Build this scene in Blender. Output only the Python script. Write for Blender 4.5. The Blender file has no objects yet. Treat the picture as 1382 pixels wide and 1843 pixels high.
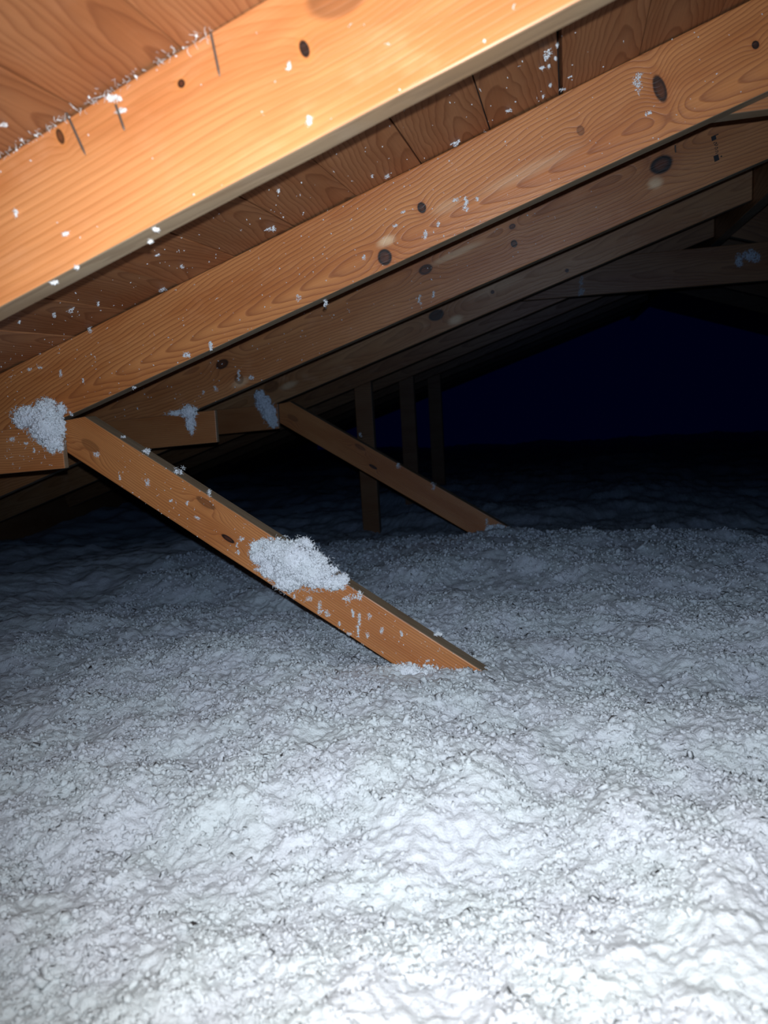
import bpy, bmesh, math, random
import numpy as np
from mathutils import Matrix, Vector

random.seed(7)
rng = np.random.default_rng(11)
sc = bpy.context.scene
C = sc.collection

# ------------------------------------------------------------------ camera
FPX = 1379.64                       # focal length in pixels of the 1382x1843 frame
CAM_Z = 0.87
ROWS = [(0.971015939, 0.231534821, -0.059326828),
        (-0.019943801, -0.168860859, -0.985438103),
        (-0.238181214, 0.958059308, -0.159348901)]
r0, r1, r2 = [Vector(r) for r in ROWS]
cam_rot = Matrix((r0, -r1, -r2)).transposed().to_4x4()
cam_d = bpy.data.cameras.new('camera')
cam = bpy.data.objects.new('camera', cam_d)
C.objects.link(cam)
cam.matrix_world = Matrix.Translation((0, 0, CAM_Z)) @ cam_rot
cam_d.sensor_fit = 'VERTICAL'
cam_d.sensor_height = 24.0
cam_d.lens = 24.0 * FPX / 1843.0
cam_d.clip_start = 0.02
cam_d.dof.use_dof = True
cam_d.dof.focus_distance = 1.5
cam_d.dof.aperture_fstop = 3.5
sc.camera = cam

# ------------------------------------------------------------------ world (deep blue dark of the attic)
w = bpy.data.worlds.new('world')
sc.world = w
w.use_nodes = True
bg = w.node_tree.nodes['Background']
bg.inputs['Color'].default_value = (0.04, 0.13, 1.0, 1)
bg.inputs['Strength'].default_value = 0.036

# ------------------------------------------------------------------ flash of the camera, just above the lens
fl = bpy.data.lights.new('camera_flash', 'SPOT')
fl.energy = 152
fl.color = (1.0, 0.94, 0.83)
fl.spot_size = math.radians(112)
fl.spot_blend = 1.0
fl.shadow_soft_size = 0.004
flo = bpy.data.objects.new('camera_flash', fl)
C.objects.link(flo)
flo.matrix_world = (Matrix.Translation(Vector((0, 0, CAM_Z)) + (-r1) * 0.028 + r0 * 0.004) @ cam_rot @ Matrix.Rotation(math.radians(-5), 4, 'Y'))

# ------------------------------------------------------------------ view
sc.view_settings.view_transform = 'Standard'
sc.view_settings.look = 'None'
sc.view_settings.exposure = 0.0
sc.view_settings.gamma = 1.0
sc.view_settings.use_curve_mapping = False
sc.cycles.max_bounces = 6
sc.cycles.diffuse_bounces = 3

# ================================================================== helpers
TH = math.radians(18.43)
CT, ST = math.cos(TH), math.sin(TH)
RV = 0.2863                       # rafter underside, distance from the lens along the roof normal
RW = 0.1305                       # rafter depth
DECK = RV + RW + 0.0006           # underside of the roof boards
T = 0.036                         # timber thickness
RIDGE = 0.530                     # x where the rafters meet the ridge board


def dist(k):
    return 0.7175 + 0.61 * (k - 1)


class NT:
    """small node tree writer"""
    def __init__(self, mat):
        mat.use_nodes = True
        self.t = mat.node_tree
        self.n = self.t.nodes
        self.n.clear()

    def new(self, kind, **kw):
        nd = self.n.new(kind)
        for k, v in kw.items():
            setattr(nd, k, v)
        return nd

    def put(self, sock, v):
        if hasattr(v, 'is_linked') or isinstance(v, bpy.types.NodeSocket):
            self.t.links.new(v, sock)
        else:
            sock.default_value = v

    def m(self, op, a, b=0.0, c=0.0, clamp=False):
        nd = self.new('ShaderNodeMath', operation=op, use_clamp=clamp)
        for s, v in zip(nd.inputs, (a, b, c)):
            self.put(s, v)
        return nd.outputs[0]

    def xyz(self, x, y, z):
        nd = self.new('ShaderNodeCombineXYZ')
        for s, v in zip(nd.inputs, (x, y, z)):
            self.put(s, v)
        return nd.outputs[0]

    def noise(self, vec, scale, detail=3.0, rough=0.55):
        nd = self.new('ShaderNodeTexNoise')
        self.put(nd.inputs['Vector'], vec)
        nd.inputs['Scale'].default_value = scale
        nd.inputs['Detail'].default_value = detail
        nd.inputs['Roughness'].default_value = rough
        return nd.outputs['Fac']

    def mix(self, fac, a, b, mode='MIX'):
        nd = self.new('ShaderNodeMix', data_type='RGBA', blend_type=mode)
        self.put(nd.inputs[0], fac)
        self.put(nd.inputs[6], a)
        self.put(nd.inputs[7], b)
        return nd.outputs[2]

    def step(self, v, a, b, lo=0.0, hi=1.0):
        nd = self.new('ShaderNodeMapRange', interpolation_type='SMOOTHSTEP')
        self.put(nd.inputs[0], v)
        for i, x in enumerate((a, b, lo, hi)):
            nd.inputs[i + 1].default_value = x
        return nd.outputs[0]


def wood(name, v0, h0, k, spacing, light=(0.60, 0.285, 0.095), dark=(0.27, 0.085, 0.022),
         knots=(), warp=0.010, contrast=0.75, tone=0.5, rough=0.42, vary=0.0, patches=()):
    """Sawn softwood. Growth rings are cones round a pith that lies outside the timber:
    local X runs along the timber, Z across the face, Y through the thickness."""
    mat = bpy.data.materials.new(name)
    g = NT(mat)
    tc = g.new('ShaderNodeTexCoord')
    sp = g.new('ShaderNodeSeparateXYZ')
    g.put(sp.inputs[0], tc.outputs['Object'])
    x, y, z = sp.outputs
    rnd = g.new('ShaderNodeObjectInfo').outputs['Random']
    off = g.m('MULTIPLY', rnd, 37.0)
    # slow waviness of the stem
    n1 = g.noise(g.xyz(g.m('ADD', x, off), g.m('MULTIPLY', y, 4.0), g.m('MULTIPLY', z, 3.0)), 4.0, 3.0)
    n2 = g.noise(g.xyz(g.m('ADD', g.m('MULTIPLY', x, 0.5), off), g.m('MULTIPLY', y, 3.0), z), 22.0, 2.0)
    w1 = g.m('MULTIPLY', g.m('SUBTRACT', n1, 0.5), warp * 5)
    w2 = g.m('MULTIPLY', g.m('SUBTRACT', n2, 0.5), warp * 0.55)
    if vary:
        h1 = g.m('FRACT', g.m('MULTIPLY', rnd, 91.7))
        h2 = g.m('FRACT', g.m('MULTIPLY', rnd, 57.3))
        zz = g.m('SUBTRACT', z, g.m('ADD', v0, g.m('MULTIPLY', g.m('SUBTRACT', h1, 0.5), vary)))
        hh = g.m('ADD', g.m('ADD', y, h0), g.m('MULTIPLY', h2, vary * 0.25))
    else:
        zz = g.m('SUBTRACT', z, v0)
        hh = g.m('ADD', y, h0)
    zz = g.m('ADD', zz, w1)
    r = g.m('SQRT', g.m('ADD', g.m('MULTIPLY', zz, zz), g.m('MULTIPLY', hh, hh)))
    r = g.m('SUBTRACT', r, g.m('MULTIPLY', x, k))
    r = g.m('ADD', r, w2)
    kmask, khalo, kin = None, None, None
    for (kx, kz, rx, rz, dk) in knots:
        dx = g.m('DIVIDE', g.m('SUBTRACT', x, kx), rx)
        dz = g.m('DIVIDE', g.m('SUBTRACT', z, kz), rz)
        wob = g.m('MULTIPLY', g.m('SUBTRACT', n2, 0.5), 0.5)
        d = g.m('ADD', g.m('SQRT', g.m('ADD', g.m('MULTIPLY', dx, dx), g.m('MULTIPLY', dz, dz))), wob)
        bulge = g.m('EXPONENT', g.m('MULTIPLY', g.m('MULTIPLY', d, d), -0.16))
        r = g.m('ADD', r, g.m('MULTIPLY', bulge, max(rx, rz) * 1.1))
        mk = g.m('MULTIPLY', g.step(d, 0.8, 1.12, 1.0, 0.0), dk)
        hl = g.m('MULTIPLY', g.step(d, 1.0, 2.1, 1.0, 0.0), min(1.0, dk))
        ki = g.step(d, 0.35, 0.80, 1.0, 0.0)
        kin = ki if kmask is None else g.m('MAXIMUM', kin, ki)
        kmask = mk if kmask is None else g.m('MAXIMUM', kmask, mk)
        khalo = hl if khalo is None else g.m('MAXIMUM', khalo, hl)
    ring = g.m('FRACT', g.m('DIVIDE', r, spacing))
    cr = g.new('ShaderNodeValToRGB')
    e = cr.color_ramp.elements
    e[0].position, e[0].color = 0.0, (0.0, 0.0, 0.0, 1)
    e[1].position, e[1].color = 1.0, (0.0, 0.0, 0.0, 1)
    for p, v in ((0.45, 0.18), (0.74, 0.55), (0.88, 1.0), (0.95, 0.8)):
        q = e.new(p)
        q.color = (v, v, v, 1)
    g.put(cr.inputs[0], ring)
    late = g.m('MULTIPLY', cr.outputs[0], contrast)
    # long fibres and slow changes of tone
    fib = g.noise(g.xyz(g.m('ADD', g.m('MULTIPLY', x, 3.0), off), g.m('MULTIPLY', y, 130.0), g.m('MULTIPLY', z, 130.0)), 3.0, 3.0)
    slow = g.noise(g.xyz(g.m('ADD', x, off), y, g.m('MULTIPLY', z, 5.0)), 3.0, 3.0)
    blot = g.noise(g.xyz(g.m('ADD', x, off), y, g.m('MULTIPLY', z, 1.5)), 14.0, 4.0)
    L = (*light, 1)
    warm = (light[0] * 0.80, light[1] * 0.66, light[2] * 0.55, 1)
    pale = (light[0] * 1.05, light[1] * 1.12, light[2] * 1.35, 1)
    base = g.mix(g.step(slow, 0.35, 0.70), L, warm)
    base = g.mix(g.m('MULTIPLY', g.step(blot, 0.52, 0.74), tone), base, pale)
    col = g.mix(late, base, (*dark, 1))
    for (px, pz, rx, rz, amt) in patches:      # torn, paler fibre beside a knot
        dx = g.m('DIVIDE', g.m('SUBTRACT', x, px), rx)
        dz = g.m('DIVIDE', g.m('SUBTRACT', z, pz), rz)
        d = g.m('ADD', g.m('SQRT', g.m('ADD', g.m('MULTIPLY', dx, dx), g.m('MULTIPLY', dz, dz))), g.m('SUBTRACT', fib, 0.5))
        col = g.mix(g.m('MULTIPLY', g.step(d, 0.3, 1.15, 1.0, 0.0), amt), col, (0.80, 0.52, 0.30, 1))
    fm = g.m('ADD', 0.80, g.m('MULTIPLY', fib, 0.40))
    col = g.mix(1.0, col, g.xyz(fm, fm, fm), 'MULTIPLY')
    if vary:
        h3 = g.m('ADD', 0.78, g.m('MULTIPLY', g.m('FRACT', g.m('MULTIPLY', rnd, 23.9)), 0.40))
        col = g.mix(1.0, col, g.xyz(h3, h3, h3), 'MULTIPLY')
    if kmask is not None:
        col = g.mix(g.m('MULTIPLY', khalo, 0.38), col, (dark[0] * 1.5, dark[1] * 1.5, dark[2] * 1.4, 1))
        kc = g.mix(g.m('MULTIPLY', kin, g.step(blot, 0.3, 0.6)), (0.012, 0.006, 0.005, 1), (0.10, 0.028, 0.011, 1))
        col = g.mix(kmask, col, kc)
    out = g.new('ShaderNodeOutputMaterial')
    bs = g.new('ShaderNodeBsdfPrincipled')
    g.put(bs.inputs['Base Color'], col)
    g.put(bs.inputs['Roughness'], g.m('ADD', rough, g.m('MULTIPLY', late, 0.12)))
    bs.inputs['Specular IOR Level'].default_value = 0.45
    bp = g.new('ShaderNodeBump')
    bp.inputs['Strength'].default_value = 0.35
    bp.inputs['Distance'].default_value = 0.0012
    g.put(bp.inputs['Height'], g.m('ADD', g.m('MULTIPLY', late, -0.6), g.m('MULTIPLY', fib, 1.0)))
    g.put(bs.inputs['Normal'], bp.outputs[0])
    g.t.links.new(bs.outputs[0], out.inputs[0])
    return mat


def fluff(name, col=(0.83, 0.84, 0.855), fine=260.0, bump=0.6, sss=0.0):
    mat = bpy.data.materials.new(name)
    g = NT(mat)
    tc = g.new('ShaderNodeTexCoord')
    v = tc.outputs['Object']
    n1 = g.noise(v, fine, 4.0, 0.65)
    n2 = g.noise(v, 60.0, 3.0, 0.6)
    n3 = g.noise(v, 9.0, 2.0, 0.5)
    c = g.mix(g.step(n3, 0.35, 0.65), (col[0] * 0.985, col[1] * 1.0, col[2] * 0.99, 1), (col[0] * 1.0, col[1] * 0.985, col[2] * 1.01, 1))
    s = g.m('ADD', 0.82, g.m('MULTIPLY', n2, 0.26))
    c = g.mix(1.0, c, g.xyz(s, s, s), 'MULTIPLY')
    # scattered dark specks in the loose fill
    vo = g.new('ShaderNodeTexVoronoi')
    g.put(vo.inputs['Vector'], v)
    vo.inputs['Scale'].default_value = 48.0
    speck = g.m('MULTIPLY', g.step(vo.outputs['Distance'], 0.04, 0.09, 1.0, 0.0), g.step(n2, 0.52, 0.60))
    c = g.mix(g.m('MULTIPLY', speck, 0.75), c, (0.10, 0.09, 0.09, 1))
    out = g.new('ShaderNodeOutputMaterial')
    bs = g.new('ShaderNodeBsdfPrincipled')
    g.put(bs.inputs['Base Color'], c)
    bs.inputs['Roughness'].default_value = 0.9
    if sss:
        bs.inputs['Subsurface Weight'].default_value = sss
        bs.inputs['Subsurface Radius'].default_value = (1.0, 1.0, 1.0)
        bs.inputs['Subsurface Scale'].default_value = 0.004
    bs.inputs['Specular IOR Level'].default_value = 0.15
    bp = g.new('ShaderNodeBump')
    bp.inputs['Strength'].default_value = bump
    bp.inputs['Distance'].default_value = 0.004
    g.put(bp.inputs['Height'], g.m('ADD', n1, g.m('MULTIPLY', n2, 1.2)))
    g.put(bs.inputs['Normal'], bp.outputs[0])
    g.t.links.new(bs.outputs[0], out.inputs[0])
    return mat


def plain(name, col, rough=0.5, metal=0.0):
    mat = bpy.data.materials.new(name)
    g = NT(mat)
    tc = g.new('ShaderNodeTexCoord')
    n = g.noise(tc.outputs['Object'], 120.0, 3.0)
    c = g.mix(n, (col[0] * 0.7, col[1] * 0.7, col[2] * 0.7, 1), (col[0] * 1.25, col[1] * 1.25, col[2] * 1.25, 1))
    out = g.new('ShaderNodeOutputMaterial')
    bs = g.new('ShaderNodeBsdfPrincipled')
    g.put(bs.inputs['Base Color'], c)
    bs.inputs['Roughness'].default_value = rough
    bs.inputs['Metallic'].default_value = metal
    g.t.links.new(bs.outputs[0], out.inputs[0])
    return mat


def tag(o, label=None, cat=None, group=None, kind=None):
    if label:
        o['label'] = label
    if cat:
        o['category'] = cat
    if group:
        o['group'] = group
    if kind:
        o['kind'] = kind
    return o


def link(name, mesh, mat=None, parent=None, M=None):
    o = bpy.data.objects.new(name, mesh)
    if mat is not None and not mesh.materials:
        mesh.materials.append(mat)
        if any(p.material_index for p in mesh.polygons[:200]):
            mesh.materials.append(M_edge)
    C.objects.link(o)
    if parent is not None:
        o.parent = parent
    if M is not None:
        o.matrix_local = M
    return o


def jit_edge(a, b, n, amp):
    """points from a to b with a sawn edge's slight unevenness"""
    out = [a]
    ph = random.random() * 9
    for i in range(1, n):
        t = i / n
        x = a[0] + (b[0] - a[0]) * t
        z = a[1] + (b[1] - a[1]) * t
        z += amp * (math.sin(ph + 9 * t) * 0.6 + random.uniform(-1, 1) * 0.4)
        out.append((x, z))
    return out


def prism(name, poly, t, bev=0.0022):
    """timber: outline in local X-Z, thickness along +Y, arrises rounded"""
    bm = bmesh.new()
    lo = [bm.verts.new((x, 0, z)) for x, z in poly]
    hi = [bm.verts.new((x, t, z)) for x, z in poly]
    bm.faces.new(lo)
    bm.faces.new(hi[::-1])
    n = len(poly)
    for i in range(n):
        bm.faces.new((lo[i], hi[i], hi[(i + 1) % n], lo[(i + 1) % n]))
    bmesh.ops.recalc_face_normals(bm, faces=bm.faces)
    ed = [e for e in bm.edges if e.calc_face_angle(0) > 0.3]
    bmesh.ops.bevel(bm, geom=ed, offset=bev, segments=2, profile=0.5, affect='EDGES', clamp_overlap=True)
    for f in bm.faces:                          # narrow faces take the greyed wood, with bounce light in its colour
        f.material_index = 1 if abs(f.normal.y) < 0.4 else 0
    me = bpy.data.meshes.new(name)
    bm.to_mesh(me)
    bm.free()
    return me


def frame(ox, oy, oz, dx, dz):
    """local X along (dx,0,dz), local Y into the attic, local Z across"""
    l = math.hypot(dx, dz)
    dx, dz = dx / l, dz / l
    return Matrix(((dx, 0, -dz, ox), (0, 1, 0, oy), (dz, 0, dx, oz), (0, 0, 0, 1)))


# ------------------------------------------------------------------ unseen absorbing volume added to dim the flash with distance, red first
bm = bmesh.new()
bmesh.ops.create_cube(bm, size=1.0, matrix=Matrix.Translation((0.55, 3.1, 0.95)) @ Matrix.Diagonal((7.8, 9.0, 2.1, 1)))
me = bpy.data.meshes.new('falloff_volume')
bm.to_mesh(me)
bm.free()
absorb_m = bpy.data.materials.new('falloff_volume')
g = NT(absorb_m)
ab = g.new('ShaderNodeVolumeAbsorption')          # absorption only: nothing in the volume glows
ab.inputs['Color'].default_value = (0.0, 0.19, 0.42, 1)
ab.inputs['Density'].default_value = 0.43
g.t.links.new(ab.outputs[0], g.new('ShaderNodeOutputMaterial').inputs['Volume'])
tag(link('falloff_volume', me, absorb_m), 'unseen absorbing volume added to darken and blue the distance', 'haze', None, 'stuff')

# ================================================================== materials
M_deck = wood('roof_board_wood', 0.06, 0.022, 0.07, 0.0064, light=(0.44, 0.190, 0.080), dark=(0.20, 0.058, 0.018),
              warp=0.008, contrast=0.6, tone=0.35, vary=0.13, rough=0.55)
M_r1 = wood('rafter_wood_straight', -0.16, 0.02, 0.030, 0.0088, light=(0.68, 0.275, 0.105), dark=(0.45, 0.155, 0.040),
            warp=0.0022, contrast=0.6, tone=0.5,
            knots=[(-0.118, 0.076, 0.0045, 0.008, 1.0), (-0.239, 0.104, 0.004, 0.004, 1.0), (-0.070, 0.105, 0.035, 0.020, 0.45),
                   (-0.377, 0.119, 0.004, 0.008, 0.9), (-0.80, 0.05, 0.012, 0.012, 0.9)])
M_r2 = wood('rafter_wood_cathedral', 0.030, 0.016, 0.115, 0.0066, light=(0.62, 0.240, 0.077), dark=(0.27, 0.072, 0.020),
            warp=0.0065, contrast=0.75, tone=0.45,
            knots=[(-0.217, 0.018, 0.012, 0.014, 1.0), (-0.129, 0.065, 0.008, 0.010, 1.0), (0.270, 0.072, 0.009, 0.022, 0.95),
                   (0.410, 0.069, 0.005, 0.006, 1.0), (0.144, 0.067, 0.006, 0.008, 0.55), (-1.4, 0.07, 0.012, 0.012, 1.0)],
            patches=[(-0.205, 0.041, 0.020, 0.010, 0.85), (0.05, 0.045, 0.10, 0.012, 0.30), (-0.09, 0.05, 0.03, 0.012, 0.3)])
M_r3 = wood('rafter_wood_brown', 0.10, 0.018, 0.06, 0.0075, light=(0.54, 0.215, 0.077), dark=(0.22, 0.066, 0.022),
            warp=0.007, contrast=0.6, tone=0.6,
            knots=[(0.346, 0.083, 0.026, 0.020, 1.0), (-0.233, 0.089, 0.018, 0.012, 0.9), (-0.014, 0.058, 0.008, 0.009, 1.0),
                   (-0.004, 0.096, 0.008, 0.006, 0.9), (-0.83, 0.084, 0.020, 0.012, 0.9), (-0.80, 0.03, 0.014, 0.014, 0.5)],
            patches=[(0.322, 0.052, 0.020, 0.016, 0.9), (-0.15, 0.093, 0.09, 0.010, 0.55), (-0.80, 0.020, 0.030, 0.014, 0.7)])
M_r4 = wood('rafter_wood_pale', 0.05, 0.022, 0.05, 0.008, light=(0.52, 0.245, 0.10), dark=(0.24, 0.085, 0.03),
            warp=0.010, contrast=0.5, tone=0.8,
            knots=[(-0.326, 0.058, 0.026, 0.018, 0.95), (-0.132, 0.055, 0.006, 0.006, 1.0), (0.103, 0.024, 0.006, 0.006, 1.0),
                   (-0.95, 0.06, 0.03, 0.02, 0.4)],
            patches=[(-0.273, 0.020, 0.030, 0.018, 0.9), (-0.889, 0.040, 0.040, 0.014, 0.7), (-0.12, 0.07, 0.12, 0.03, 0.35)])
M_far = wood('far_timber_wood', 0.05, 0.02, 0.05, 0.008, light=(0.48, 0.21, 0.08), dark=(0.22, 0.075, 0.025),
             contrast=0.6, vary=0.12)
M_brace = wood('brace_wood', 0.10, 0.012, 0.020, 0.0048, light=(0.60, 0.230, 0.072), dark=(0.28, 0.078, 0.022),
               warp=0.003, contrast=0.65, tone=0.3,
               knots=[(0.372, -0.053, 0.016, 0.005, 1.0), (0.040, -0.046, 0.022, 0.010, 0.35), (0.300, -0.016, 0.022, 0.007, 0.55)])
M_tie = wood('tie_board_wood', 0.16, 0.012, 0.025, 0.005, light=(0.52, 0.205, 0.072), dark=(0.24, 0.072, 0.022),
             warp=0.004, contrast=0.6, tone=0.3, vary=0.05)
M_edge = wood('bounce_grey_edge', -0.2, 0.02, 0.02, 0.005, light=(0.31, 0.225, 0.145), dark=(0.19, 0.12, 0.07),
              warp=0.004, contrast=0.5, tone=0.3, rough=0.6)  # grey of cool bounce and grazing flash put into the edge colour
M_ins = fluff('blown_insulation_white', fine=300.0, bump=0.9, sss=0.4)
M_clump = fluff('insulation_tuft_white', col=(0.94, 0.94, 0.945), fine=420.0, bump=0.5)
M_nail = plain('weathered_steel', (0.16, 0.13, 0.11), 0.5, 0.6)
M_ink = plain('black_stamp_ink', (0.012, 0.010, 0.012), 0.7)
M_felt = plain('black_roofing_felt', (0.03, 0.03, 0.032), 0.9)
M_floor = plain('ceiling_plasterboard', (0.35, 0.34, 0.32), 0.9)

# ================================================================== setting
# floor below the loose fill
bm = bmesh.new()
bmesh.ops.create_cube(bm, size=1.0, matrix=Matrix.Translation((0.55, 3.1, -0.02)) @ Matrix.Diagonal((7.4, 8.6, 0.04, 1)))
me = bpy.data.meshes.new('floor')
bm.to_mesh(me)
bm.free()
tag(link('floor', me, M_floor), 'ceiling board below the loose fill', None, None, 'structure')

# roof boards on both slopes, each board its own piece
YB0, YB1 = -1.2, 7.4
for sgn, nm in ((-1, 'wall_left'), (1, 'wall_right')):
    bm = bmesh.new()
    cx = RIDGE + 0.019 + sgn * (RIDGE + 0.019 + 2.49)
    bmesh.ops.create_cube(bm, size=1.0, matrix=Matrix.Translation((cx, 3.1, 0.238)) @ Matrix.Diagonal((0.03, 8.5, 0.476, 1)))
    me = bpy.data.meshes.new(nm)
    bm.to_mesh(me)
    bm.free()
    tag(link(nm, me, M_far), 'low eave wall closing the attic under the roof edge', None, None, 'structure')
ceiling = bpy.data.objects.new('ceiling', None)
C.objects.link(ceiling)
tag(ceiling, 'sloping roof deck of orange brown boards over the rafters', None, None, 'structure')
PITCH = 0.1215
bw = PITCH - 0.0016
board_me = prism('board', [(0, 0), (YB1 - YB0, 0), (YB1 - YB0, bw), (0, bw)], 0.019, 0.0012)
narrow_me = prism('board_narrow', [(0, 0), (YB1 - YB0, 0), (YB1 - YB0, bw - 0.0045), (0, bw - 0.0045)], 0.019, 0.0012)
ridge_me = prism('board_ridge', [(0, 0), (YB1 - YB0, 0), (YB1 - YB0, 0.088), (0, 0.088)], 0.019, 0.0012)
for me in (board_me, narrow_me, ridge_me):
    for p in me.polygons:
        p.material_index = 0
U_J = 0.138                       # the wide open joint
for side in (0, 1):
    for i in range(-23, 5):
        u0 = U_J + i * PITCH + 0.0008
        v = DECK + (0.0012 * ((i * 7) % 3 - 1) if side == 0 else 0) + 0.0012
        ox, oz = u0 * CT - v * ST, u0 * ST + v * CT + CAM_Z
        if side == 0:
            M = Matrix(((0, -ST, CT, ox), (1, 0, 0, YB0), (0, CT, ST, oz), (0, 0, 0, 1)))
        else:
            mx = 2 * (RIDGE + 0.019) - ox
            M = Matrix(((0, ST, -CT, mx), (1, 0, 0, YB0), (0, CT, ST, oz), (0, 0, 0, 1)))
        if i == -23:
            felt = prism('roofing_felt', [(0, 0), (YB1 - YB0, 0), (YB1 - YB0, 27 * PITCH), (0, 27 * PITCH)], 0.003, 0.0005)
            for p in felt.polygons:
                p.material_index = 0
            link('roofing_felt', felt, M_felt, ceiling, M @ Matrix.Translation((0, 0.0235, 0)))
        link('board', ridge_me if i == 4 else narrow_me if i == -1 else board_me, M_deck, ceiling, M)

# ------------------------------------------------------------------ rafters
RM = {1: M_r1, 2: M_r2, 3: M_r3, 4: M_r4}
RL = {1: 'broad pale orange rafter in bright light with steel nails beside its upper edge',
      2: 'orange rafter with flame grain and dark knots, the long lower brace meets it',
      3: 'brown rafter with a black ink stamp and a large dark knot',
      4: 'dim rafter with a pale patch beside a knot, the farther brace meets it',
      5: 'dark rafter half hidden behind the wide collar tie'}


def raf_outline(u0, uend_bottom):
    top = jit_edge((uend_bottom + RW * ST / CT, RW), (u0, RW), 24, 0.0)
    bot = jit_edge((u0, 0), (uend_bottom, 0), 34, 0.0009)
    return bot + [(uend_bottom, 0)] + top + [(u0, RW)]


u_end = (RIDGE - 0.001 + RV * ST) / CT
rafters = {}
far_me = None
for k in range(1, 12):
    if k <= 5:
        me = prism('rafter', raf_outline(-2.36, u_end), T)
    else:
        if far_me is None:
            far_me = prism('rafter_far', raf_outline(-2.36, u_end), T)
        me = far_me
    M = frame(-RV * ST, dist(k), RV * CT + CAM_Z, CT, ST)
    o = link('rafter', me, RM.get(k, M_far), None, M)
    tag(o, RL.get(k, 'shadowed rafter in the dark beyond the wide collar tie'), 'rafter',
        'rafters of the sloping roof' if k <= 5 else 'shadowed rafters far down the attic')
    rafters[k] = o

# ridge board along the top, and the rafters of the other slope
me = prism('ridge_board', [(0, 0), (YB1 - 0.2, 0), (YB1 - 0.2, 0.150), (0, 0.150)], 0.036)
M = Matrix(((0, -1, 0, RIDGE + 0.037), (1, 0, 0, 0.1), (0, 0, 1, CAM_Z + 0.458), (0, 0, 0, 1)))
tag(link('ridge_board', me, M_far, None, M), 'ridge board that the upper ends of the rafters butt against', 'ridge board')
for k in range(1, 9):
    Mm = Matrix(((-CT, 0, ST, 2 * (RIDGE + 0.019) + RV * ST), (0, -1, 0, dist(k) + T), (ST, 0, CT, RV * CT + CAM_Z), (0, 0, 0, 1)))
    o = link('rafter', rafters[5].data if k % 2 else rafters[4].data, M_far, None, Mm)
    tag(o, 'rafter of the opposite roof slope beyond the ridge board', 'rafter', 'rafters of the opposite slope')

# collar ties
me = prism('collar_tie', [(0.0, 0.0), (0.86, 0.0), (0.86, 0.070), (0.0, 0.070)], T)
tag(link('collar_tie', me, M_tie, None, frame(0.12, dist(2) + T + 0.001, 0.386 + CAM_Z, 1, 0)),
    'short level tie lapped on the back of the flame-grained rafter near the ridge', 'tie beam')
me = prism('collar_tie', [(-0.395, 0.0), (1.44, 0.0), (1.08, 0.135), (0.02, 0.135)], T)
tag(link('collar_tie', me, M_far, None, frame(0.0, dist(5) - T - 0.002, 0.302 + CAM_Z, 1, 0)),
    'wide dark level collar tie crossing in front of dim rafters', 'tie beam')

# level tie boards that run from the brace joints towards the eaves
for k, xr, lab in ((2, -0.968, 'brown tie board end under a white tuft beside the long brace'),
                   (3, -0.935, 'dark tie board behind the long brace, below the stamped rafter'),
                   (4, -0.992, 'dark tie board ending beside the farther brace')):
    L = 1.05
    me = prism('tie_board', [(-L, -0.0880), (0.0, -0.0880), (0.006, -0.001)] + [(-L, 0.0)], 0.014)
    tag(link('tie_board', me, M_tie, None, frame(xr, dist(k) - 0.017, -0.0305 + CAM_Z, 1, 0.045)), lab, 'tie board')

# diagonal braces
W2 = 0.085
br = [(0.004, -0.001), (-0.034, -0.033), (-0.0024, -W2)]
me = prism('diagonal_brace', br + jit_edge((0.02, -W2), (1.10, -W2), 12, 0.0006) + [(1.10, -W2), (1.10, 0.0)] + jit_edge((1.09, 0.0), (0.02, 0.0), 12, 0.0006), T)
brace = link('diagonal_brace', me, M_brace, None, frame(-0.921, dist(2) - 0.001, -0.017 + CAM_Z, 0.8346, -0.5512))
tag(brace, 'orange diagonal brace with a big white tuft, foot sunk in insulation', 'brace')
me = prism('diagonal_brace', [(0.004, -0.001), (-0.034, -0.033), (-0.0024, -W2), (1.05, -W2), (1.05, 0.0)], T)
tag(link('diagonal_brace', me, M_brace, None, frame(-0.95, dist(4) - 0.001, -0.024 + CAM_Z, 0.85, -0.527)),
    'dim bare diagonal brace farther back, foot in a mound', 'brace')

# upright posts under the far rafters
for k, xc in ((5, -0.846), (6, -0.785), (7, -0.750)):
    hw = 0.037
    ztop = lambda x: (RV + x * ST) / CT - 0.001
    me = prism('post', [(-hw, -0.86), (hw, -0.86), (hw, ztop(xc + hw)), (-hw, ztop(xc - hw))], T)
    # stand the timber so that its grain runs upward
    tag(link('post', me, M_far, None, frame(xc, dist(k), CAM_Z, 1, 0)),
        'upright post standing behind the farther brace' if k == 5 else 'faint upright post in the dark beyond the braces', 'post',
        'posts under the far rafters')


# ================================================================== insulation surface
def lattice(seed, n=256):
    return np.random.default_rng(seed).random((n, n)).astype(np.float32)


def vnoise(x, y, scale, seed):
    """smooth value noise in -1..1"""
    g = lattice(seed)
    X = x / scale + 1000.37
    Y = y / scale + 1000.71
    xi = np.floor(X).astype(np.int32)
    yi = np.floor(Y).astype(np.int32)
    fx = (X - xi).astype(np.float32)
    fy = (Y - yi).astype(np.float32)
    fx = fx * fx * fx * (fx * (fx * 6 - 15) + 10)
    fy = fy * fy * fy * (fy * (fy * 6 - 15) + 10)
    a = g[xi & 255, yi & 255]
    b = g[(xi + 1) & 255, yi & 255]
    c = g[xi & 255, (yi + 1) & 255]
    d = g[(xi + 1) & 255, (yi + 1) & 255]
    return ((a * (1 - fx) + b * fx) * (1 - fy) + (c * (1 - fx) + d * fx) * fy) * 2 - 1


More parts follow.
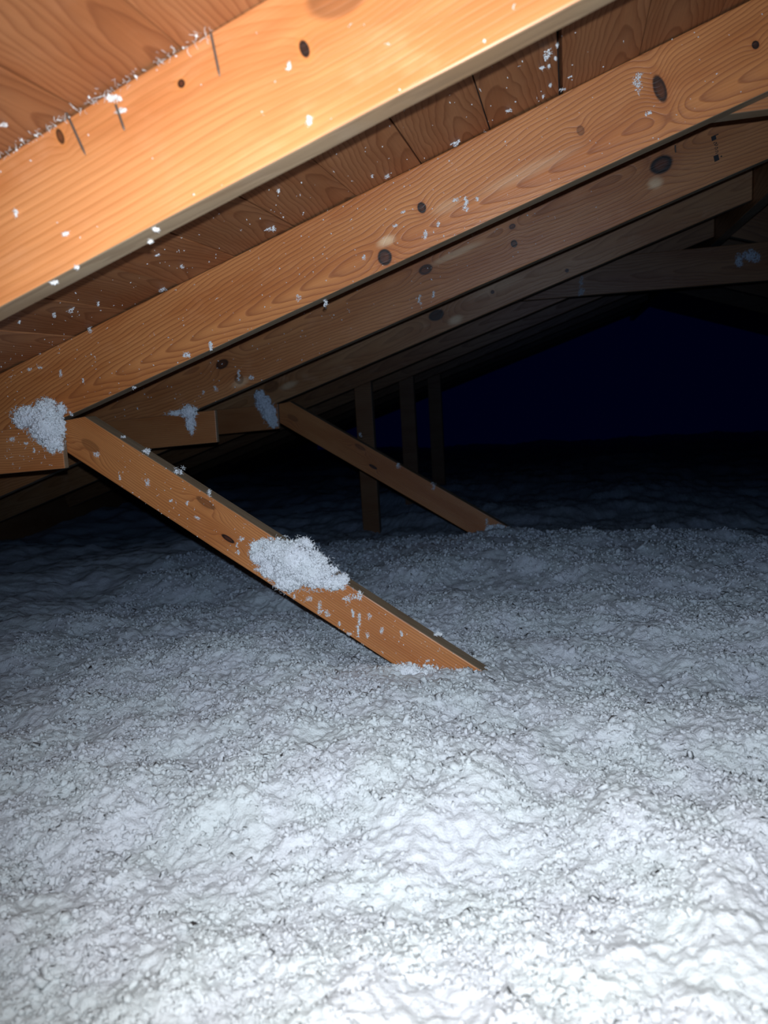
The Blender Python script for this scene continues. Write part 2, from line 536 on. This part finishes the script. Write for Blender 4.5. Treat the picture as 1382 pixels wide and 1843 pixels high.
def worley(x, y, scale, seed):
    """distance to the nearest tuft centre, 0..~1"""
    g1, g2, g3 = lattice(seed), lattice(seed + 1), lattice(seed + 2)
    X = x / scale + 1000.37
    Y = y / scale + 1000.71
    xi = np.floor(X).astype(np.int32)
    yi = np.floor(Y).astype(np.int32)
    best = np.full(X.shape, 9.0, np.float32)
    for i in (-1, 0, 1):
        for j in (-1, 0, 1):
            a = (xi + i) & 255
            b = (yi + j) & 255
            px = xi + i + g1[a, b]
            py = yi + j + g2[a, b]
            d = np.sqrt((X - px) ** 2 + (Y - py) ** 2).astype(np.float32) + 0.25 * g3[a, b]
            best = np.minimum(best, d)
    return best


def gauss(x, y, cx, cy, rx, ry):
    return np.exp(-((x - cx) / rx) ** 2 - ((y - cy) / ry) ** 2)


def ground(x, y):
    """slow shape of the loose fill, metres above the floor"""
    z = np.full(x.shape, 0.325)
    z = z + 0.030 * gauss(x, y, -0.25, 1.22, 0.42, 0.30)
    z = z + 0.016 * gauss(x, y, -0.24, 1.29, 0.13, 0.05)
    z = z + 0.050 * gauss(x, y, 0.02, 2.30, 0.62, 0.36)
    z = z + 0.018 * gauss(x, y, -0.22, 2.53, 0.10, 0.06)
    z = z + 0.030 * gauss(x, y, 0.7, 1.5, 0.40, 0.45)
    z = z - 0.020 * gauss(x, y, 0.25, 1.45, 0.28, 0.18)
    z = z - 0.045 / (1 + np.exp(-(y - 2.75) / 0.10))
    z = z + 0.020 * vnoise(x, y, 0.55, 3) + 0.018 * vnoise(x * 0.6 + y * 0.5, y - x * 0.35, 0.20, 4)
    return z


def fill_height(x, y):
    z = ground(x, y)
    wx = x + 0.009 * vnoise(x, y, 0.045, 21) + 0.002 * vnoise(x, y, 0.014, 22)
    wy = y + 0.009 * vnoise(x, y, 0.045, 23) + 0.002 * vnoise(x, y, 0.014, 24)
    z = z + 0.014 * vnoise(x, y, 0.085, 5)
    big = 1.0 - np.minimum(worley(wx, wy, 0.060, 31), 1.1)
    sml = 1.0 - np.minimum(worley(wx, wy, 0.023, 41), 1.1)
    pat = 0.5 + 0.5 * vnoise(x, y, 0.13, 6)
    z = z + 0.013 * big + (0.003 + 0.004 * pat) * sml
    z = z + 0.0021 * vnoise(wx, wy, 0.011, 7) + 0.0026 * vnoise(x, y, 0.0062, 8)
    return z


def graded(lo, a, b, hi, step, grow):
    mid = list(np.arange(a, b, step))
    up, s, v = [], step, mid[-1]
    while v < hi:
        s *= grow
        v += s
        up.append(min(v, hi))
    dn, s, v = [], step, a
    while v > lo:
        s *= grow
        v -= s
        dn.append(max(v, lo))
    return np.array(dn[::-1] + mid + up)


gx = graded(-2.47, -0.85, 0.50, 3.56, 0.0029, 1.018)
gy = graded(-1.2, 0.30, 1.75, 7.3, 0.0029, 1.016)
XX, YY = np.meshgrid(gx, gy, indexing='ij')
ZZ = fill_height(XX, YY)
nx, ny = XX.shape
co = np.stack([XX, YY, ZZ], -1).reshape(-1, 3)
ii = (np.arange(nx - 1)[:, None] * ny + np.arange(ny - 1)[None, :]).reshape(-1)
quads = np.stack([ii, ii + ny, ii + ny + 1, ii + 1], -1)


def mesh_np(name, co, faces, smooth=True):
    me = bpy.data.meshes.new(name)
    nf, k = faces.shape
    me.vertices.add(len(co))
    me.vertices.foreach_set('co', co.astype(np.float32).ravel())
    me.loops.add(nf * k)
    me.loops.foreach_set('vertex_index', faces.astype(np.int32).ravel())
    me.polygons.add(nf)
    me.polygons.foreach_set('loop_start', np.arange(0, nf * k, k, dtype=np.int32))
    me.polygons.foreach_set('loop_total', np.full(nf, k, np.int32))
    me.polygons.foreach_set('use_smooth', np.full(nf, smooth, bool))
    me.update(calc_edges=True)
    return me


ins = link('blown_insulation', mesh_np('blown_insulation', co, quads), M_ins)
tag(ins, 'thick layer of fluffy white blown insulation covering the attic floor', 'insulation', None, 'stuff')


# ------------------------------------------------------------------ tuft shapes
def ico(sub):
    bm = bmesh.new()
    bmesh.ops.create_icosphere(bm, subdivisions=sub, radius=1.0)
    bm.verts.ensure_lookup_table()
    v = np.array([q.co[:] for q in bm.verts])
    f = np.array([[q.index for q in p.verts] for p in bm.faces])
    bm.free()
    return v, f


ICO1 = ico(1)
ICO2 = ico(2)
ICO3 = ico(3)


def rand_rot(n):
    q = rng.normal(size=(n, 4))
    q /= np.linalg.norm(q, axis=1)[:, None]
    a, b, c, d = q.T
    return np.stack([np.stack([1 - 2 * (c * c + d * d), 2 * (b * c - a * d), 2 * (b * d + a * c)], -1),
                     np.stack([2 * (b * c + a * d), 1 - 2 * (b * b + d * d), 2 * (c * d - a * b)], -1),
                     np.stack([2 * (b * d - a * c), 2 * (c * d + a * b), 1 - 2 * (b * b + c * c)], -1)], 1)


def flakes(cen, size, shape=ICO2, jag=0.42, flat=0.45):
    """crumpled shreds of fibre at the given centres"""
    n = len(cen)
    v, f = shape
    m = len(v)
    k = 12
    shp = []
    for i in range(k):
        d = rng.normal(size=(6, 3))
        a = np.zeros(m)
        for q in d:
            a += np.sin(v @ q * 2.3 + rng.random() * 6)
        s = v * (1.0 + jag * (0.30 * a[:, None] + rng.uniform(-0.6, 0.6, (m, 1))))
        s = s * np.array([1.0, rng.uniform(0.5, 0.95), rng.uniform(flat * 0.7, flat * 1.5)])
        shp.append(s)
    shp = np.array(shp)
    idx = rng.integers(0, k, n)
    R = rand_rot(n)
    P = np.einsum('nij,nmj->nmi', R, shp[idx]) * size[:, None, None] + cen[:, None, :]
    F = f[None] + (np.arange(n) * m)[:, None, None]
    return P.reshape(-1, 3), F.reshape(-1, 3)


def fibres(cen, length, rad):
    """short curled strands, three-sided"""
    n = len(cen)
    seg = 4
    d = rng.normal(size=(n, 3))
    d /= np.linalg.norm(d, axis=1)[:, None]
    b = np.cross(d, rng.normal(size=(n, 3)))
    b /= np.linalg.norm(b, axis=1)[:, None]
    c = np.cross(d, b)
    t = np.linspace(-0.5, 0.5, seg + 1)
    bend = rng.uniform(0.2, 1.0, n)
    V, F = [], []
    path = cen[:, None] + (d[:, None] * t[None, :, None] + b[:, None] * (bend[:, None] * (t ** 2)[None])[..., None]) * length[:, None, None]
    ang = np.array([0, 2.1, 4.2])
    rr = rad[:, None] * (1.0 - 1.2 * np.abs(t) ** 2)[None]
    ring = path[:, :, None] + (b[:, None, None] * np.cos(ang)[None, None, :, None] + c[:, None, None] * np.sin(ang)[None, None, :, None]) * rr[:, :, None, None]
    V = ring.reshape(-1, 3)
    base = (np.arange(n) * (seg + 1) * 3)[:, None]
    tri = []
    for s in range(seg):
        for j in range(3):
            p, q = s * 3 + j, s * 3 + (j + 1) % 3
            tri += [[p, q, q + 3], [p, q + 3, p + 3]]
    F = (base[:, None] + np.array(tri)[None]).reshape(-1, 3)
    return V, F


def join(parts):
    V, F, o = [], [], 0
    for v, f in parts:
        V.append(v)
        F.append(f + o)
        o += len(v)
    return np.concatenate(V), np.concatenate(F)


# loose shreds lying on the fill
N = 170000
xs = rng.uniform(-1.3, 0.8, N)
ys = 0.30 + 2.4 * rng.random(N) ** 1.25
keep = (np.abs(xs + 0.10 * ys + 0.05) < 0.22 + 0.58 * ys) & (rng.random(N) < np.clip(0.85 / (0.4 + ys), 0, 1)) & (vnoise(xs, ys, 0.09, 77) > rng.uniform(-0.9, 0.3, N))
xs, ys = xs[keep][:46000], ys[keep][:46000]
sz = rng.uniform(0.0016, 0.0050, len(xs)) * (0.75 + 0.25 * ys) * (1 + 1.0 * (rng.random(len(xs)) ** 8))
zs = fill_height(xs, ys) + sz * 0.15
parts = [flakes(np.stack([xs, ys, zs], -1), sz, ICO1, 0.75, 0.5)]
nf = 9000
fi = rng.integers(0, len(xs), nf)
cen = np.stack([xs[fi], ys[fi], zs[fi] + 0.002], -1) + rng.normal(size=(nf, 3)) * 0.003
parts.append(fibres(cen, rng.uniform(0.006, 0.018, nf), rng.uniform(0.0002, 0.0005, nf)))
V, F = join(parts)
shreds = link('loose_shreds', mesh_np('loose_shreds', V, F, True), M_ins, ins)
tag(shreds, None, None, None, 'stuff')


# ------------------------------------------------------------------ tufts caught on the timbers
def tuft(blobs, y, dens=1.0, depth=0.55, core=True, small=1.0):
    """blobs: (x, z, rx, rz) on a timber face at distance y; the fibre bulges towards -y"""
    parts = []
    blobs = list(blobs)
    if core:                                    # ragged lumps round the rim
        for (bx, bz, rx, rz) in list(blobs):
            for i in range(5):
                a = rng.random() * 6.28
                q = rng.uniform(0.16, 0.34)
                blobs.append((bx + rx * 1.02 * math.cos(a), bz + rz * 1.02 * math.sin(a), rx * q, rz * q))
    for (bx, bz, rx, rz) in blobs:
        th = depth * min(rx, rz)
        if core:
            v, f = ICO3
            ph = rng.random(3) * 6
            s = 1 + 0.10 * np.sin(v @ np.array([5.1, 3.2, 4.4]) + ph[0])[:, None] + 0.08 * np.sin(v @ np.array([-7.3, 6.1, 9.2]) + ph[1])[:, None] + rng.uniform(-0.07, 0.07, (len(v), 1))
            p = v * s * np.array([rx * 0.82, th * 0.9, rz * 0.82])
            parts.append((p + np.array([bx, y - th * 0.25, bz]), f))
        n = int(max(14, 26000 * rx * rz * 4 * dens / small ** 2 * 4))
        a = rng.random(n) * 2 * math.pi
        rad = np.sqrt(rng.random(n)) * (1.0 + 0.16 * rng.random(n) ** 3)
        px, pz = bx + rx * rad * np.cos(a), bz + rz * rad * np.sin(a)
        front = np.sqrt(np.clip(1 - rad ** 2, 0, 1)) * th
        py = y - 0.001 - front * rng.uniform(0.7, 1.15, n)
        s = rng.uniform(0.0016, 0.0046, n) * small
        s *= np.clip(min(rx, rz) / 0.012, 0.45, 1.0)
        parts.append(flakes(np.stack([px, py, pz], -1), s, ICO1, 0.5, 0.5))
        m = n // 2
        a = rng.random(m) * 2 * math.pi
        rad = 0.75 + 0.6 * rng.random(m)
        px, pz = bx + rx * rad * np.cos(a), bz + rz * rad * np.sin(a)
        py = y - 0.002 - rng.random(m) * th * 0.7
        parts.append(fibres(np.stack([px, py, pz], -1), rng.uniform(0.003, 0.010, m) * small, rng.uniform(0.00025, 0.0006, m) * small))
    V, F = join(parts)
    o = np.array([blobs[0][0], y, blobs[0][1]])
    return V - o, F, o


def put_tuft(name, blobs, y, label, cat='insulation tuft', group=None, **kw):
    V, F, o = tuft(blobs, y, **kw)
    ob = link(name, mesh_np(name, V, F, True), M_clump, None, Matrix.Translation(o))
    return tag(ob, label, cat, group)


put_tuft('insulation_tuft', [(-1.026, 0.858, 0.0327, 0.0185), (-0.987, 0.867, 0.0238, 0.0194), (-0.995, 0.838, 0.0326, 0.0293), (-0.980, 0.808, 0.0217, 0.0207), (-1.046, 0.849, 0.0164, 0.0131), (-0.955, 0.868, 0.0075, 0.0097), (-1.005, 0.827, 0.0239, 0.0174), (-0.963, 0.836, 0.0129, 0.0216)],
         1.3105, 'white tuft caught where the brown tie board meets the orange rafter')
put_tuft('insulation_tuft', [(-0.577, 0.570, 0.0179, 0.0148), (-0.540, 0.581, 0.0335, 0.0231), (-0.508, 0.561, 0.0481, 0.0376), (-0.475, 0.540, 0.0437, 0.0292), (-0.435, 0.519, 0.0228, 0.0145), (-0.415, 0.527, 0.0103, 0.0083), (-0.523, 0.521, 0.0273, 0.0189), (-0.557, 0.546, 0.0232, 0.0169), (-0.585, 0.587, 0.0084, 0.0127)],
         1.326, 'largest white tuft, heaped on the middle of the long orange brace')
put_tuft('insulation_tuft', [(-1.006, 0.837, 0.0227, 0.0166), (-1.044, 0.836, 0.0273, 0.0061), (-1.003, 0.806, 0.0121, 0.0242)],
         1.9205, 'grey-white hooked tuft hanging on the dark tie board below the stamped rafter')
put_tuft('insulation_tuft', [(-1.050, 0.870, 0.0155, 0.0194), (-1.036, 0.844, 0.0252, 0.0233), (-1.022, 0.810, 0.0233, 0.0311), (-1.009, 0.775, 0.0155, 0.0194)],
         2.5305, 'long grey-white tuft hanging beside the top of the farther brace', small=1.4)
put_tuft('insulation_tuft', [(-0.240, 0.369, 0.0411, 0.0261), (-0.209, 0.350, 0.0466, 0.0261)],
         2.540, 'dim tuft piled at the foot of the farther brace', small=1.6)
put_tuft('insulation_tuft', [(-0.300, 0.352, 0.030, 0.016), (-0.262, 0.345, 0.036, 0.018), (-0.215, 0.338, 0.036, 0.018), (-0.172, 0.338, 0.030, 0.016)],
         1.318, 'ragged white tuft heaped against the foot of the long brace', depth=0.9)

# single flecks of fibre stuck on the timbers: (x, y, z, width, height)
FLECKS = [
('deck',[(-0.488,1.281,1.147,0.0226,0.0094),(-0.020,1.148,1.303,0.0090,0.0165),(-0.827,1.195,1.035,0.0114,0.0086),(-0.848,1.176,1.027,0.0076,0.0095),(-0.795,1.229,1.045,0.0049,0.0058),(-0.638,1.245,1.097,0.0057,0.0095),(-0.717,1.317,1.071,0.0112,0.0091),(-0.630,1.151,1.100,0.0053,0.0044),(-0.886,1.135,1.015,0.0046,0.0055),(0.010,1.276,1.313,0.0050,0.0033),(-0.001,1.314,1.310,0.0078,0.0052),(-0.171,1.312,1.253,0.0143,0.0072),(-0.083,1.290,1.282,0.0069,0.0060),(-0.284,1.304,1.215,0.0091,0.0091),(-0.418,1.148,1.171,0.0042,0.0050),(-0.302,1.271,1.210,0.0045,0.0081),(-0.007,1.143,1.308,0.0030,0.0037),(-0.010,1.182,1.307,0.0031,0.0039),(-0.029,1.191,1.300,0.0047,0.0039),(-0.019,1.198,1.304,0.0031,0.0031),(-0.019,1.273,1.304,0.0034,0.0042),(-0.031,1.304,1.300,0.0034,0.0034),(-0.517,0.677,1.138,0.0074,0.0053)]),
('R1',[(-0.226,0.717,1.115,0.0061,0.0061),(-0.511,0.717,0.997,0.0069,0.0040),(-0.391,0.717,1.037,0.0044,0.0038),(-0.491,0.717,1.043,0.0051,0.0039),(-0.241,0.717,1.163,0.0040,0.0040),(-0.421,0.717,1.161,0.0140,0.0054),(-0.415,0.717,1.149,0.0107,0.0043),(-0.546,0.717,1.069,0.0034,0.0046),(-0.398,0.717,1.026,0.0033,0.0027),(-0.483,0.717,1.009,0.0034,0.0028)]),
('R2',[(0.111,1.327,1.309,0.0136,0.0221),(0.126,1.327,1.262,0.0085,0.0060),(-0.159,1.327,1.161,0.0082,0.0220),(-0.177,1.327,1.169,0.0073,0.0064),(-0.229,1.327,1.119,0.0084,0.0093),(-0.883,1.327,1.013,0.0085,0.0106),(-0.638,1.327,0.965,0.0071,0.0143),(-0.687,1.327,0.951,0.0124,0.0082),(-0.413,1.327,1.023,0.0078,0.0097),(-0.462,1.327,1.036,0.0079,0.0088),(-0.962,1.327,0.864,0.0152,0.0120),(-0.947,1.327,0.857,0.0065,0.0065),(-0.265,1.327,1.159,0.0056,0.0047),(-0.280,1.327,1.139,0.0056,0.0047),(-0.140,1.327,1.166,0.0046,0.0046),(-0.337,1.327,1.093,0.0057,0.0057),(-0.802,1.327,0.900,0.0063,0.0053),(-0.958,1.327,0.935,0.0065,0.0108),(-1.002,1.327,0.949,0.0076,0.0054),(-1.026,1.327,0.947,0.0076,0.0054),(-0.911,1.327,0.919,0.0043,0.0064),(-0.206,1.327,1.133,0.0056,0.0056)]),
('R3',[(-0.859,1.937,0.926,0.0089,0.0297),(-0.929,1.937,0.896,0.0105,0.0105),(-0.822,1.936,0.918,0.0133,0.0089),(-0.966,1.937,0.888,0.0075,0.0075),(-0.358,1.937,1.081,0.0069,0.0221),(-0.322,1.937,1.091,0.0055,0.0137)]),
('S2',[(-0.727,1.327,0.737,0.0170,0.0127),(-0.668,1.327,0.694,0.0085,0.0095),(-0.797,1.327,0.717,0.0097,0.0108),(-0.717,1.327,0.675,0.0043,0.0064),(-0.699,1.327,0.647,0.0085,0.0064),(-0.838,1.327,0.807,0.0086,0.0054),(-0.791,1.327,0.777,0.0139,0.0096),(-0.856,1.327,0.729,0.0043,0.0076),(-0.751,1.327,0.680,0.0054,0.0043),(-0.611,1.327,0.603,0.0095,0.0074),(-0.485,1.327,0.486,0.0105,0.0094),(-0.465,1.327,0.470,0.0105,0.0230),(-0.451,1.327,0.458,0.0094,0.0094),(-0.405,1.327,0.490,0.0228,0.0166),(-0.386,1.327,0.494,0.0103,0.0165),(-0.389,1.327,0.447,0.0062,0.0228),(-0.393,1.327,0.424,0.0042,0.0229),(-0.369,1.327,0.454,0.0083,0.0083),(-0.348,1.327,0.427,0.0072,0.0114),(-0.401,1.327,0.459,0.0042,0.0145),(-0.374,1.327,0.417,0.0073,0.0083),(-0.514,1.327,0.491,0.0063,0.0063),(-0.411,1.327,0.421,0.0073,0.0063),(-0.242,1.327,0.422,0.0122,0.0081),(-0.310,1.327,0.421,0.0051,0.0092),(-0.264,1.327,0.370,0.0051,0.0041),(-0.429,1.327,0.439,0.0052,0.0063),(-0.622,1.327,0.592,0.0042,0.0074),(-0.621,1.327,0.577,0.0053,0.0074),(-0.588,1.327,0.544,0.0064,0.0053)]),
('S4',[(-0.455,2.547,0.532,0.0189,0.0226),(-0.574,2.547,0.606,0.0133,0.0152),(-0.279,2.547,0.404,0.0112,0.0262),(-0.701,2.547,0.716,0.0095,0.0114)]),
('T2',[(-1.073,1.310,0.814,0.0119,0.0076),(-1.043,1.310,0.805,0.0076,0.0054),(-1.004,1.310,0.803,0.0054,0.0065),(-0.901,1.327,0.775,0.0117,0.0096),(-1.027,1.310,0.790,0.0054,0.0076)]),
('C5',[(0.054,3.117,1.228,0.0190,0.0296),(0.051,3.117,1.188,0.0212,0.0254),(0.607,3.117,1.251,0.0323,0.0363),(0.644,3.117,1.259,0.0442,0.0362)]),
]
FLAB = {'deck': 'small white fibre fleck on the roof boards between the two orange rafters',
        'R1': 'small white fibre fleck on the broad pale orange rafter',
        'R2': 'small white fibre fleck on the flame-grained orange rafter',
        'R3': 'small white fibre fleck on the brown stamped rafter',
        'S2': 'small white fibre fleck on the long orange brace',
        'S4': 'dim fibre fleck on the farther brace',
        'T2': 'small white fibre fleck on the brown tie board',
        'C5': 'dim fibre fleck on the wide dark collar tie'}
for host, lst in FLECKS:
    for (x, y, z, fw, fh) in lst:
        ang = rng.uniform(0, 6.28)
        n = 3 if max(fw, fh) < 0.009 else 5
        blobs = []
        for i in range(n):
            t = (i / (n - 1) - 0.5)
            if fh >= fw:
                bx, bz = x + rng.normal() * fw * 0.16, z + t * fh * 0.8
            else:
                bx, bz = x + t * fw * 0.8, z + rng.normal() * fh * 0.16
            s = min(fw, fh) * rng.uniform(0.22, 0.42)
            blobs.append((bx, bz, s, s * rng.uniform(0.8, 1.3)))
        put_tuft('insulation_fleck', blobs, y, FLAB[host], 'insulation fleck', 'fibre flecks on the ' + FLAB[host].split(' on the ')[1],
                 dens=0.6, core=False, small=0.55 if max(fw, fh) < 0.012 else 0.8, depth=0.6)

# dust of tiny shreds over the lit timbers, too many to count
pts, szs = [], []
for (k, n, ua, ub) in ((1, 50, -0.65, 0.25), (2, 330, -1.15, 0.45), (3, 140, -1.2, 0.2)):
    u = rng.uniform(ua, ub, n)
    if k == 2:
        u = ua + (ub - ua) * rng.random(n) ** 1.8
    v = RV + rng.random(n) * RW
    pts.append(np.stack([u * CT - v * ST, np.full(n, dist(k) - 0.0006), u * ST + v * CT + CAM_Z], -1))
    szs.append(rng.uniform(0.0005, 0.0016, n) * (1 + 0.6 * (k == 3)))
n = 260
u = -1.0 + 1.25 * rng.random(n) ** 1.3
yy = rng.uniform(0.90, 1.32, n)
v = np.full(n, DECK - 0.0004)
pts.append(np.stack([u * CT - v * ST, yy, u * ST + v * CT + CAM_Z], -1))
szs.append(rng.uniform(0.0005, 0.0017, n))
n = 220
s = 0.1 + 0.85 * rng.random(n)
q = -rng.random(n) * W2
pts.append(np.stack([-0.921 + s * 0.8346 + q * 0.5512, np.full(n, dist(2) - 0.0018), -0.017 + CAM_Z - s * 0.5512 + q * 0.8346], -1))
szs.append(rng.uniform(0.0005, 0.0016, n))
n = 60
xx = rng.uniform(-1.10, -0.97, n)
pts.append(np.stack([xx, np.full(n, dist(2) - 0.0175), rng.uniform(0.755, 0.83, n)], -1))
szs.append(rng.uniform(0.0005, 0.0015, n))
# fuzz caught along the joint between the near rafter and the boards
n = 34
u = rng.uniform(-0.50, -0.20, n)
yy = dist(1) - 0.001 - np.abs(rng.normal(size=n)) * 0.006
v = DECK - 0.0008 - np.abs(rng.normal(size=n)) * 0.0025
pts.append(np.stack([u * CT - v * ST, yy, u * ST + v * CT + CAM_Z], -1))
szs.append(rng.uniform(0.0006, 0.0020, n))
P = np.concatenate(pts)
S = np.concatenate(szs)
a = flakes(P, S, ICO1, 0.5, 0.4)
fi = rng.integers(0, len(P), 260)
b = fibres(P[fi], rng.uniform(0.003, 0.010, 260), rng.uniform(0.0002, 0.0004, 260))
n = 140
u = rng.uniform(-0.50, -0.19, n)
v = DECK - 0.001 - np.abs(rng.normal(size=n)) * 0.003
c = fibres(np.stack([u * CT - v * ST, dist(1) - 0.002 - np.abs(rng.normal(size=n)) * 0.006, u * ST + v * CT + CAM_Z], -1),
           rng.uniform(0.003, 0.008, n), rng.uniform(0.00015, 0.00035, n))
V, F = join([a, b, c])
dust = link('insulation_dust', mesh_np('insulation_dust', V, F, True), M_clump)
tag(dust, 'fine white fibre dust sprinkled over rafters, roof boards and brace', 'insulation dust', None, 'stuff')


# ------------------------------------------------------------------ nails that missed the near rafter
def rod(name, p0, p1, rad, label, group=None):
    p0, p1 = Vector(p0), Vector(p1)
    L = (p1 - p0).length
    bm = bmesh.new()
    prof = [(0.0, rad), (L * 0.86, rad), (L * 0.95, rad * 0.6), (L, 0.00012)]
    rings = []
    for (t, rr) in prof:
        rings.append([bm.verts.new((rr * math.cos(i * math.pi / 4), rr * math.sin(i * math.pi / 4), t)) for i in range(8)])
    for a, b in zip(rings, rings[1:]):
        for i in range(8):
            bm.faces.new((a[i], a[(i + 1) % 8], b[(i + 1) % 8], b[i]))
    bm.faces.new(rings[0][::-1])
    bm.faces.new(rings[-1])
    me = bpy.data.meshes.new(name)
    bm.to_mesh(me)
    bm.free()
    q = (p1 - p0).to_track_quat('Z', 'Y').to_matrix().to_4x4()
    o = link(name, me, M_nail, None, Matrix.Translation(p0) @ q)
    return tag(o, label, 'nail', group)


up = Vector((-ST, 0, CT))
for a, b, lab in (((-0.3138, 0.7130, 0.3305), (-0.3086, 0.7130, 0.2933), 'long thin steel nail standing alone beside the near rafter'),
                  ((-0.4740, 0.7130, 0.2865), (-0.4569, 0.7130, 0.2426), 'rusty steel nail beside a small dark knot of the near rafter'),
                  ((-0.4185, 0.7130, 0.2830), (-0.4118, 0.7130, 0.2594), 'short steel nail with white fibre round it beside the near rafter')):
    rod('nail', (a[0], a[1], a[2] + CAM_Z + 0.001), (b[0], b[1], b[2] + CAM_Z), 0.0013, lab, 'nails poking through the roof boards')
rod('nail', (0.2406, 1.9355, 0.4975 + CAM_Z), (0.2418, 1.9355, 0.4810 + CAM_Z), 0.0015, 'dark nail on the stamped rafter above the large knot', 'nails poking through the roof boards')

# ------------------------------------------------------------------ grading stamp on the third rafter (flat print)
bm = bmesh.new()


def ink(u, v, w_, h_, sh=0.0):
    z0 = v - RV
    q = [(u - w_ / 2 - sh, z0 - h_ / 2), (u + w_ / 2 - sh, z0 - h_ / 2), (u + w_ / 2 + sh, z0 + h_ / 2), (u - w_ / 2 + sh, z0 + h_ / 2)]
    bm.faces.new([bm.verts.new((a, -0.0003, c)) for a, c in q])


SB = (0.4640, 0.3755)             # upper block
SE = (0.4560, 0.3330)             # lower block
ink(SB[0], SB[1], 0.0100, 0.0095, 0.0006)
ink(SB[0] + 0.0085, SB[1] + 0.0035, 0.0060, 0.0020)
ink(SE[0], SE[1], 0.0105, 0.0125, 0.0007)
ink(SE[0] + 0.0105, SE[1] - 0.001, 0.0032, 0.0030)
# the figure 2 on its side, then the small broken letters
for du, dv, w_, h_, sh in ((-0.0022, -0.0100, 0.0050, 0.0016, 0.0), (0.0020, -0.0115, 0.0016, 0.0030, 0.0), (0.0002, -0.0135, 0.0045, 0.0016, 0.001),
                           (-0.0025, -0.0150, 0.0016, 0.0030, 0.0), (0.0010, -0.0172, 0.0060, 0.0016, 0.0),
                           (-0.0035, -0.0215, 0.0030, 0.0016, 0.0), (0.0005, -0.0225, 0.0016, 0.0040, 0.0), (-0.0030, -0.0250, 0.0050, 0.0014, 0.0),
                           (-0.0045, -0.0290, 0.0034, 0.0014, 0.0), (-0.0010, -0.0300, 0.0016, 0.0036, 0.0), (-0.0045, -0.0325, 0.0050, 0.0014, 0.0)):
    ink(SB[0] + du, SB[1] + dv, w_, h_, sh)
me = bpy.data.meshes.new('ink_stamp')
bm.to_mesh(me)
bm.free()
st = link('ink_stamp', me, M_ink, rafters[3])
st['label'] = 'black grading stamp printed across the rafter face'
